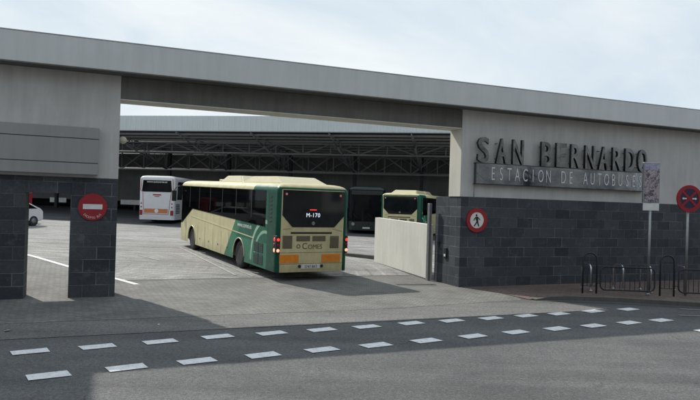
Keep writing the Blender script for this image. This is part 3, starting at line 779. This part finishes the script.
# white coach under the canopy
t = thing('coach', 'white coach with orange band across its tail, parked under the canopy', 'coach', (-13.72, 43.6, gxy(-13.72, 43.6)), .02)
W = 2.5; bus_shell(t, W, 12, 3.45, [3.1, 9.5], M['coach_white'], M['glass'], rr=.22)
side_glass(t, W, [(.7, 1.75), (11.5, 1.75), (11.6, 1.75), (11.6, 3.05), (.9, 3.05)], [2.5, 4.3, 6.1, 7.9, 9.7], M['glass'])
mb = MB(); mb.prism([(-.98, 3.10), (.98, 3.10), (1.06, 2.35), (.95, 2.28), (-.95, 2.28), (-1.06, 2.35)], 'y', -.012, .02); g = mb.build('rear_window', M['glass'], t)
text_mesh('www.autocares.es', .11, M['sign_white'], 'web_address', t, (0, -.016, 2.93), ext=.003, off=.004)
mb = MB(); mb.box((-.28, -.008, 2.03), (.3, .01, 2.12)); mb.box((-.15, -.008, 1.93), (.18, .01, 1.98)); mb.build('brand_strip', M['red'], t)
mb = MB(); mb.box((-.86, -.01, .78), (.80, .01, 1.08)); mb.build('rear_stripe', M['rust_orange'], t)
mb = MB(); disc(mb, (.0, 0, .93), .14, -.016, -.0105, 20); mb.build('speed_disc', M['sign_white'], t)
mb = MB()
for pts in [[(-1.0, 2.2), (-.9, .7), (.85, .7), (1.0, 2.2)], [(-.98, 2.24), (-1.16, 2.4), (-1.1, 3.2)], [(.98, 2.24), (1.16, 2.4), (1.1, 3.2)]]:
    mb.tube([(x, -.002, z) for x, z in pts], .018, 6)
mb.build('lid_seam', M['red'], t)
mb = MB(); mb.box((-.27, -.014, .52), (.27, .0, .64)); mb.build('number_plate', M['plate'], t)
for x in (-1.08, 1.08):
    mb = MB(); mb.box((x - .1, -.014, .62), (x + .1, .1, .98), .02); mb.build('tail_lamp', M['tail_off'], t)
    for z in (1.2, 1.45): mb = MB(); disc(mb, (x, 0, z), .05, -.012, .0, 16); mb.build('tail_lamp', M['tail_off'], t)
mb = MB()
for q in range(6): mb.box((W / 2, .45, .75 + q * .12), (W / 2 + .006, 1.5, .82 + q * .12))
mb.build('flank_grille', M['blk'], t)
mb = MB(); mb.box((W / 2 + .008, .8, 1.9), (W / 2 + .02, 2.3, 2.95)); mb.build('dark_panel', M['blk'], t)
# dark coach facing us
t = thing('coach', 'dark coach facing out from under the canopy beside the cream bus', 'coach', (1.15, 53.5, gxy(1.1, 39)), pi + .0)
bus_shell(t, W, 12, 3.3, [3.1, 9.5], M['coach_dark'], M['glass'], rr=.2, scr=.9)
side_glass(t, W, [(.7, 1.5), (11.5, 1.5), (11.6, 1.5), (11.6, 2.95), (.9, 2.95)], [2.5, 4.3, 6.1, 7.9, 9.7], M['glass'])
mb = MB(); mb.box((-1.05, 12.0, 2.72), (1.05, 12.02, 3.0)); mb.build('destination_panel', M['blk'], t)
for x in (-.9, .9):
    mb = MB(); mb.lathe([(.12, 11.96), (.1, 12.01)], 'y', (x, 0, .72), 18); mb.build('headlight', M['galv'], t)
mb = MB(); mb.box((-.25, 12.0, .42), (.25, 12.015, .53)); mb.build('number_plate', M['plate'], t)
for x in (-.55, .5):
    mb = MB(); mb.tube([(x, 12.02, .98), (x + .45, 12.03, 1.45)], .01, 5); mb.build('wiper', M['blk'], t)

# parked white car seen through the pedestrian opening
t = thing('car', 'white car with dark windows seen through the pedestrian opening', 'car', (-20.55, 36.6, gxy(-20.55, 36.6)), 1.2)
prof = [(-2.1, .35), (-2.12, .75), (-1.95, .95), (-1.1, 1.05), (-.5, 1.42), (.9, 1.46), (1.75, 1.1), (2.02, .95), (2.05, .4), (1.75, .3), (-1.8, .3)]
mb = MB(); mb.prism(prof, 'y', -.86, .86); bmesh.ops.bevel(mb.bm, geom=mb.bm.edges[:], offset=.06, segments=2, affect='EDGES'); mb.build('body', M['coach_white'], t)
mb = MB()
for s_ in (-1, 1): mb.prism([(-1.0, 1.03), (-.45, 1.36), (.85, 1.40), (1.55, 1.08)], 'y', s_ * .862, s_ * .868)
mb.quad([(-1.12, -.72, 1.065), (-1.12, .72, 1.065), (-.56, .68, 1.405), (-.56, -.68, 1.405)]); mb.build('windows', M['glass'], t)
for x in (-1.3, 1.3):
    for s_ in (-1, 1):
        mb = MB(); mb.lathe([(.2, s_ * .88), (.31, s_ * .87), (.32, s_ * .78), (.31, s_ * .68), (.2, s_ * .67)], 'y', (x, 0, .32), 24); o = mb.build('wheel', M['rubber'], t)
        mb = MB(); mb.lathe([(.19, s_ * .882), (.05, s_ * .89)], 'y', (x, 0, .32), 18); mb.build('rim', M['rim'], o)
for s_ in (-.62, .62):
    mb = MB(); mb.box((-2.14, s_ - .16, .68), (-2.02, s_ + .16, .82), .02); mb.build('headlight', M['galv'], t)

# ------------------------------------------------------------------ bus yard canopy
CA = -.19
H0 = thing('yard_canopy', 'long dark steel canopy with corrugated pale fascia behind the yard', 'canopy', (7.1, 43.5, 0), CA)
X0, X1 = -72.0, 16.0
mb = MB(); bm = mb.bm; step = .17; k = 0; x = X0; prev = None
while x <= X1:
    y = 0 if (k % 4) in (0, 1) else .03
    cur = [bm.verts.new((x, y, 7.72)), bm.verts.new((x, y, 8.86)), bm.verts.new((x, y + .9, 8.92))]
    if prev:
        bm.faces.new([prev[0], cur[0], cur[1], prev[1]]); bm.faces.new([prev[1], cur[1], cur[2], prev[2]])
    prev = cur; x += step if (k % 2 == 0) else .045; k += 1
mb.build('corrugated_fascia', M['corr'], H0)
mb = MB(); mb.box((X0, -.03, 7.66), (X1, .1, 7.718)); mb.build('edge_flashing', M['steel'], H0)
mb = MB(); mb.prism([(.06, 7.75), (19.9, 6.92), (19.9, 7.4), (.06, 8.8)], 'x', X0, X1); mb.build('roof', M['sheet'], H0)
def beam(mb, a, b, w=.05): mb.tube([a, b], w, 6)
for i in range(7):
    y = .9 + i * 1.55; z = 7.72 - (y) * .05 - .12
    mb = MB(); mb.box((X0, y - .05, z - .10), (X1, y + .05, z + .06)); mb.build('purlin', M['steel'], H0)
def long_truss(y, zt, zb, pitch, off=0):
    mb = MB(); beam(mb, (X0, y, zt), (X1, y, zt), .10); beam(mb, (X0, y, zb), (X1, y, zb), .09)
    n = int((X1 - X0) / pitch)
    for i in range(n):
        x = X0 + off + i * pitch
        beam(mb, (x, y, zb), (x, y, zt), .06)
        if i % 2: beam(mb, (x, y, zb), (x + pitch, y, zt), .07)
        else: beam(mb, (x, y, zt), (x + pitch, y, zb), .07)
    mb.build('long_truss', M['steel'], H0)
long_truss(10.6, 6.85, 5.18, 2.35)
long_truss(5.3, 7.30, 6.45, 2.35, .9)
long_truss(12.4, 6.75, 5.35, 2.35, 1.3)
for i in range(14):
    x = X0 + 2 + i * 6.1
    mb = MB(); beam(mb, (x, .2, 7.6), (x, 10.6, 7.05), .06); beam(mb, (x, 3.2, 6.9), (x, 10.6, 5.25), .06); beam(mb, (x, .2, 7.6), (x, 3.2, 6.9), .05)
    ys = [3.2, 5.0, 6.8, 8.7, 10.6]
    for q in range(4):
        zb = lambda y: 6.9 - (y - 3.2) * .223; ztp = lambda y: 7.6 - (y - .2) * .053
        beam(mb, (x, ys[q], zb(ys[q])), (x, (ys[q] + ys[q + 1]) / 2, ztp((ys[q] + ys[q + 1]) / 2)), .035)
        beam(mb, (x, (ys[q] + ys[q + 1]) / 2, ztp((ys[q] + ys[q + 1]) / 2)), (x, ys[q + 1], zb(ys[q + 1])), .035)
    for s_ in (-1, 1):
        beam(mb, (x, 8.7, 5.7), (x + s_ * 1.3, 8.7, 7.05), .035); beam(mb, (x, 4.6, 6.6), (x + s_ * 1.1, 4.6, 7.3), .03)
    mb.build('cross_truss', M['steel'], H0)
    mb = MB(); mb.box((x - .14, 11.0, .6), (x + .14, 11.3, 7.0)); mb.build('column', M['steel_dark'], H0)
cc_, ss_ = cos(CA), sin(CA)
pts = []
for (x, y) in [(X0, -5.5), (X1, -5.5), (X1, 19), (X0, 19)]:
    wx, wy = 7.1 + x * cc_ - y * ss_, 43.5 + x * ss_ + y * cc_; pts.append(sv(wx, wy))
sheet('bay_shade_floor', pts, .012, M['dark_asphalt'])  # old dark bay asphalt, its colour also deepens the canopy shade
# back wall with dark platform recess
wz = 2.02
WB = thing('yard_back_wall', 'grey concrete wall under the canopy above dark platform bays', 'wall', (7.1, 43.5, 0), CA)
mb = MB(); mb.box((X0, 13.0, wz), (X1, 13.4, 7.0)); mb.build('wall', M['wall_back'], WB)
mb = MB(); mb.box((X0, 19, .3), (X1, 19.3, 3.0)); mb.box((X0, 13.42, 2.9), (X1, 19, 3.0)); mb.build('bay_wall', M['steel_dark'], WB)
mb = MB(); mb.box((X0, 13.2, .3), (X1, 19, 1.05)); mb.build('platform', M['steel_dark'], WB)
for (a, b) in [(-41.6, -39.7), (-33.5, -31.0), (-24.5, -22.5)]:
    mb = MB(); mb.box((a, 12.94, 1.66), (b, 12.995, 2.14)); o = mb.build('sign_board', M['white'], WB)
for x in [X0 + 1 + i * 3.0 for i in range(29)]:
    mb = MB(); mb.box((x - .12, 13.05, 1.0), (x + .12, 13.3, wz)); mb.build('pier', M['steel_dark'], WB)
mb = MB(); mb.box((X0, 19.31, 0), (X1, 19.6, 6.9)); mb.build('rear_wall', M['wall_back'], WB)
# red vending cabinet at far left
t = thing('vending_cabinet', 'red cabinet beside the white car seen through the opening', 'cabinet', (-21.6, 40.6, gxy(-21.6, 40.6)), .2)
mb = MB(); mb.box((-.45, -.35, 0), (.45, .35, 1.95), .03); mb.build('cabinet_body', M['red'], t)
mb = MB(); mb.box((-.33, -.362, .7), (.2, -.351, 1.75), .004); mb.build('cabinet_window', M['glass'], t)

# ------------------------------------------------------------------ across the street (behind the viewer, mirrored in glass and steel)
def block(x, y, w, h, rz, mat, label):
    t = thing('apartment_building', label, 'building', (x, y, 0), rz)
    mb = MB(); mb.box((-w / 2, -6, 0), (w / 2, 6, h)); mb.build('wall', mat, t)
    mb = MB()
    fl = int(h / 3.1); nx = int(w / 2.8)
    for i in range(fl):
        for j in range(nx):
            cx = -w / 2 + 1.6 + j * 2.8; cz = 1.0 + i * 3.1
            mb.box((cx - .55, 6.002, cz), (cx + .55, 6.03, cz + (1.5 if i else 2.0)))
    mb.build('windows', M['win'], t)
    mb = MB(); mb.box((-w / 2 - .2, -6.2, h + .002), (w / 2 + .2, 6.2, h + .4)); mb.build('roof', M['wall_back'], t)
M['ochre'] = plaster('ochre_render', (.42, .41, .39), .12); M['pale_brick'] = plaster('brown_brick_render', (.20, .17, .15), .15)
block(-34, -26, 26, 17, .38, M['pale_brick'], 'brown apartment block across the street, far left')
block(-6, -22, 24, 14, .38, M['ochre'], 'ochre apartment block across the street behind the viewer')
block(20, -13, 22, 19, .38, M['pale_brick'], 'tall brown apartment block across the street, centre')
block(44, -3, 22, 13, .38, M['ochre'], 'low ochre apartment block across the street, far right')

# ------------------------------------------------------------------ sky, sun, camera
SUN_DIR = (U * .371 - V * .928)            # direction the light travels, horizontal part
EL = radians(42.0)
W_ = bpy.data.worlds.new('World'); S.world = W_; W_.use_nodes = True
nt = W_.node_tree; bg = nt.nodes['Background']
sky = nt.nodes.new('ShaderNodeTexSky'); sky.sky_type = 'NISHITA'; sky.sun_disc = False
sky.sun_elevation = EL
to_sun = -SUN_DIR; sky.sun_rotation = math.atan2(to_sun.x, to_sun.y)
sky.air_density = 1; sky.dust_density = 2
tc = nt.nodes.new('ShaderNodeTexCoord')
def wn(scale, det, sc3, dist=0.0, loc=(0, 0, 0)):
    m = nt.nodes.new('ShaderNodeMapping'); m.inputs['Scale'].default_value = sc3; m.inputs['Location'].default_value = loc
    m.inputs['Rotation'].default_value = (0, .5, .3)
    nt.links.new(tc.outputs['Generated'], m.inputs[0])
    n = nt.nodes.new('ShaderNodeTexNoise'); n.inputs['Scale'].default_value = scale; n.inputs['Detail'].default_value = det; n.inputs['Roughness'].default_value = .55
    n.inputs['Distortion'].default_value = dist; nt.links.new(m.outputs[0], n.inputs['Vector']); return n.outputs['Fac']
def wr(f, st):
    r = nt.nodes.new('ShaderNodeValToRGB'); nt.links.new(f, r.inputs[0]); el = r.color_ramp.elements
    while len(el) < len(st): el.new(.5)
    for e, (p, c) in zip(el, st): e.position = p; e.color = (*c, 1) if isinstance(c, tuple) else (c, c, c, 1)
    return r.outputs[0]
def wm(f, a, b):
    m = nt.nodes.new('ShaderNodeMix'); m.data_type = 'RGBA'
    for s_, v in ((m.inputs[0], f), (m.inputs[6], a), (m.inputs[7], b)):
        if isinstance(v, bpy.types.NodeSocket): nt.links.new(v, s_)
        elif isinstance(v, tuple): s_.default_value = (*v, 1)
        else: s_.default_value = v
    return m.outputs[2]
cl = wm(wr(wn(1.7, 6, (1, 1, 2.6), .6), [(.35, 0.0), (.65, 1.0)]), (4.3, 5.3, 6.2), (6.6, 7.0, 7.2))
cover = wr(wn(1.2, 5, (1, 1, 2.2), .8, (3.1, 1.7, .4)), [(.30, .72), (.52, 1.0)])
skyc = wm(cover, sky.outputs[0], cl)
nt.links.new(skyc, bg.inputs['Color']); bg.inputs['Strength'].default_value = .125
sl = bpy.data.lights.new('sun', 'SUN'); sl.energy = 3.8; sl.angle = radians(.7); sl.color = (1, .95, .87)
so = bpy.data.objects.new('sun', sl); COL.objects.link(so)
dv = Vector((SUN_DIR.x * cos(EL), SUN_DIR.y * cos(EL), -sin(EL)))
so.rotation_euler = dv.to_track_quat('-Z', 'Y').to_euler(); so.location = (-20, 20, 30)
cd = bpy.data.cameras.new('camera'); co = bpy.data.objects.new('camera', cd); COL.objects.link(co)
cd.sensor_width = 36; cd.lens = 613.88 / 700 * 36; cd.clip_end = 3000; cd.clip_start = .1
co.matrix_world = Matrix.Translation((0, 0, 2.5786)) @ Matrix.Rotation(pi / 2 + .0036, 4, 'X') @ Matrix.Rotation(.0302, 4, 'Z')
S.camera = co
S.view_settings.view_transform = 'Standard'; S.view_settings.look = 'None'; S.view_settings.exposure = .1; S.view_settings.gamma = 1
S.view_settings.use_curve_mapping = False
S.render.engine = 'CYCLES'
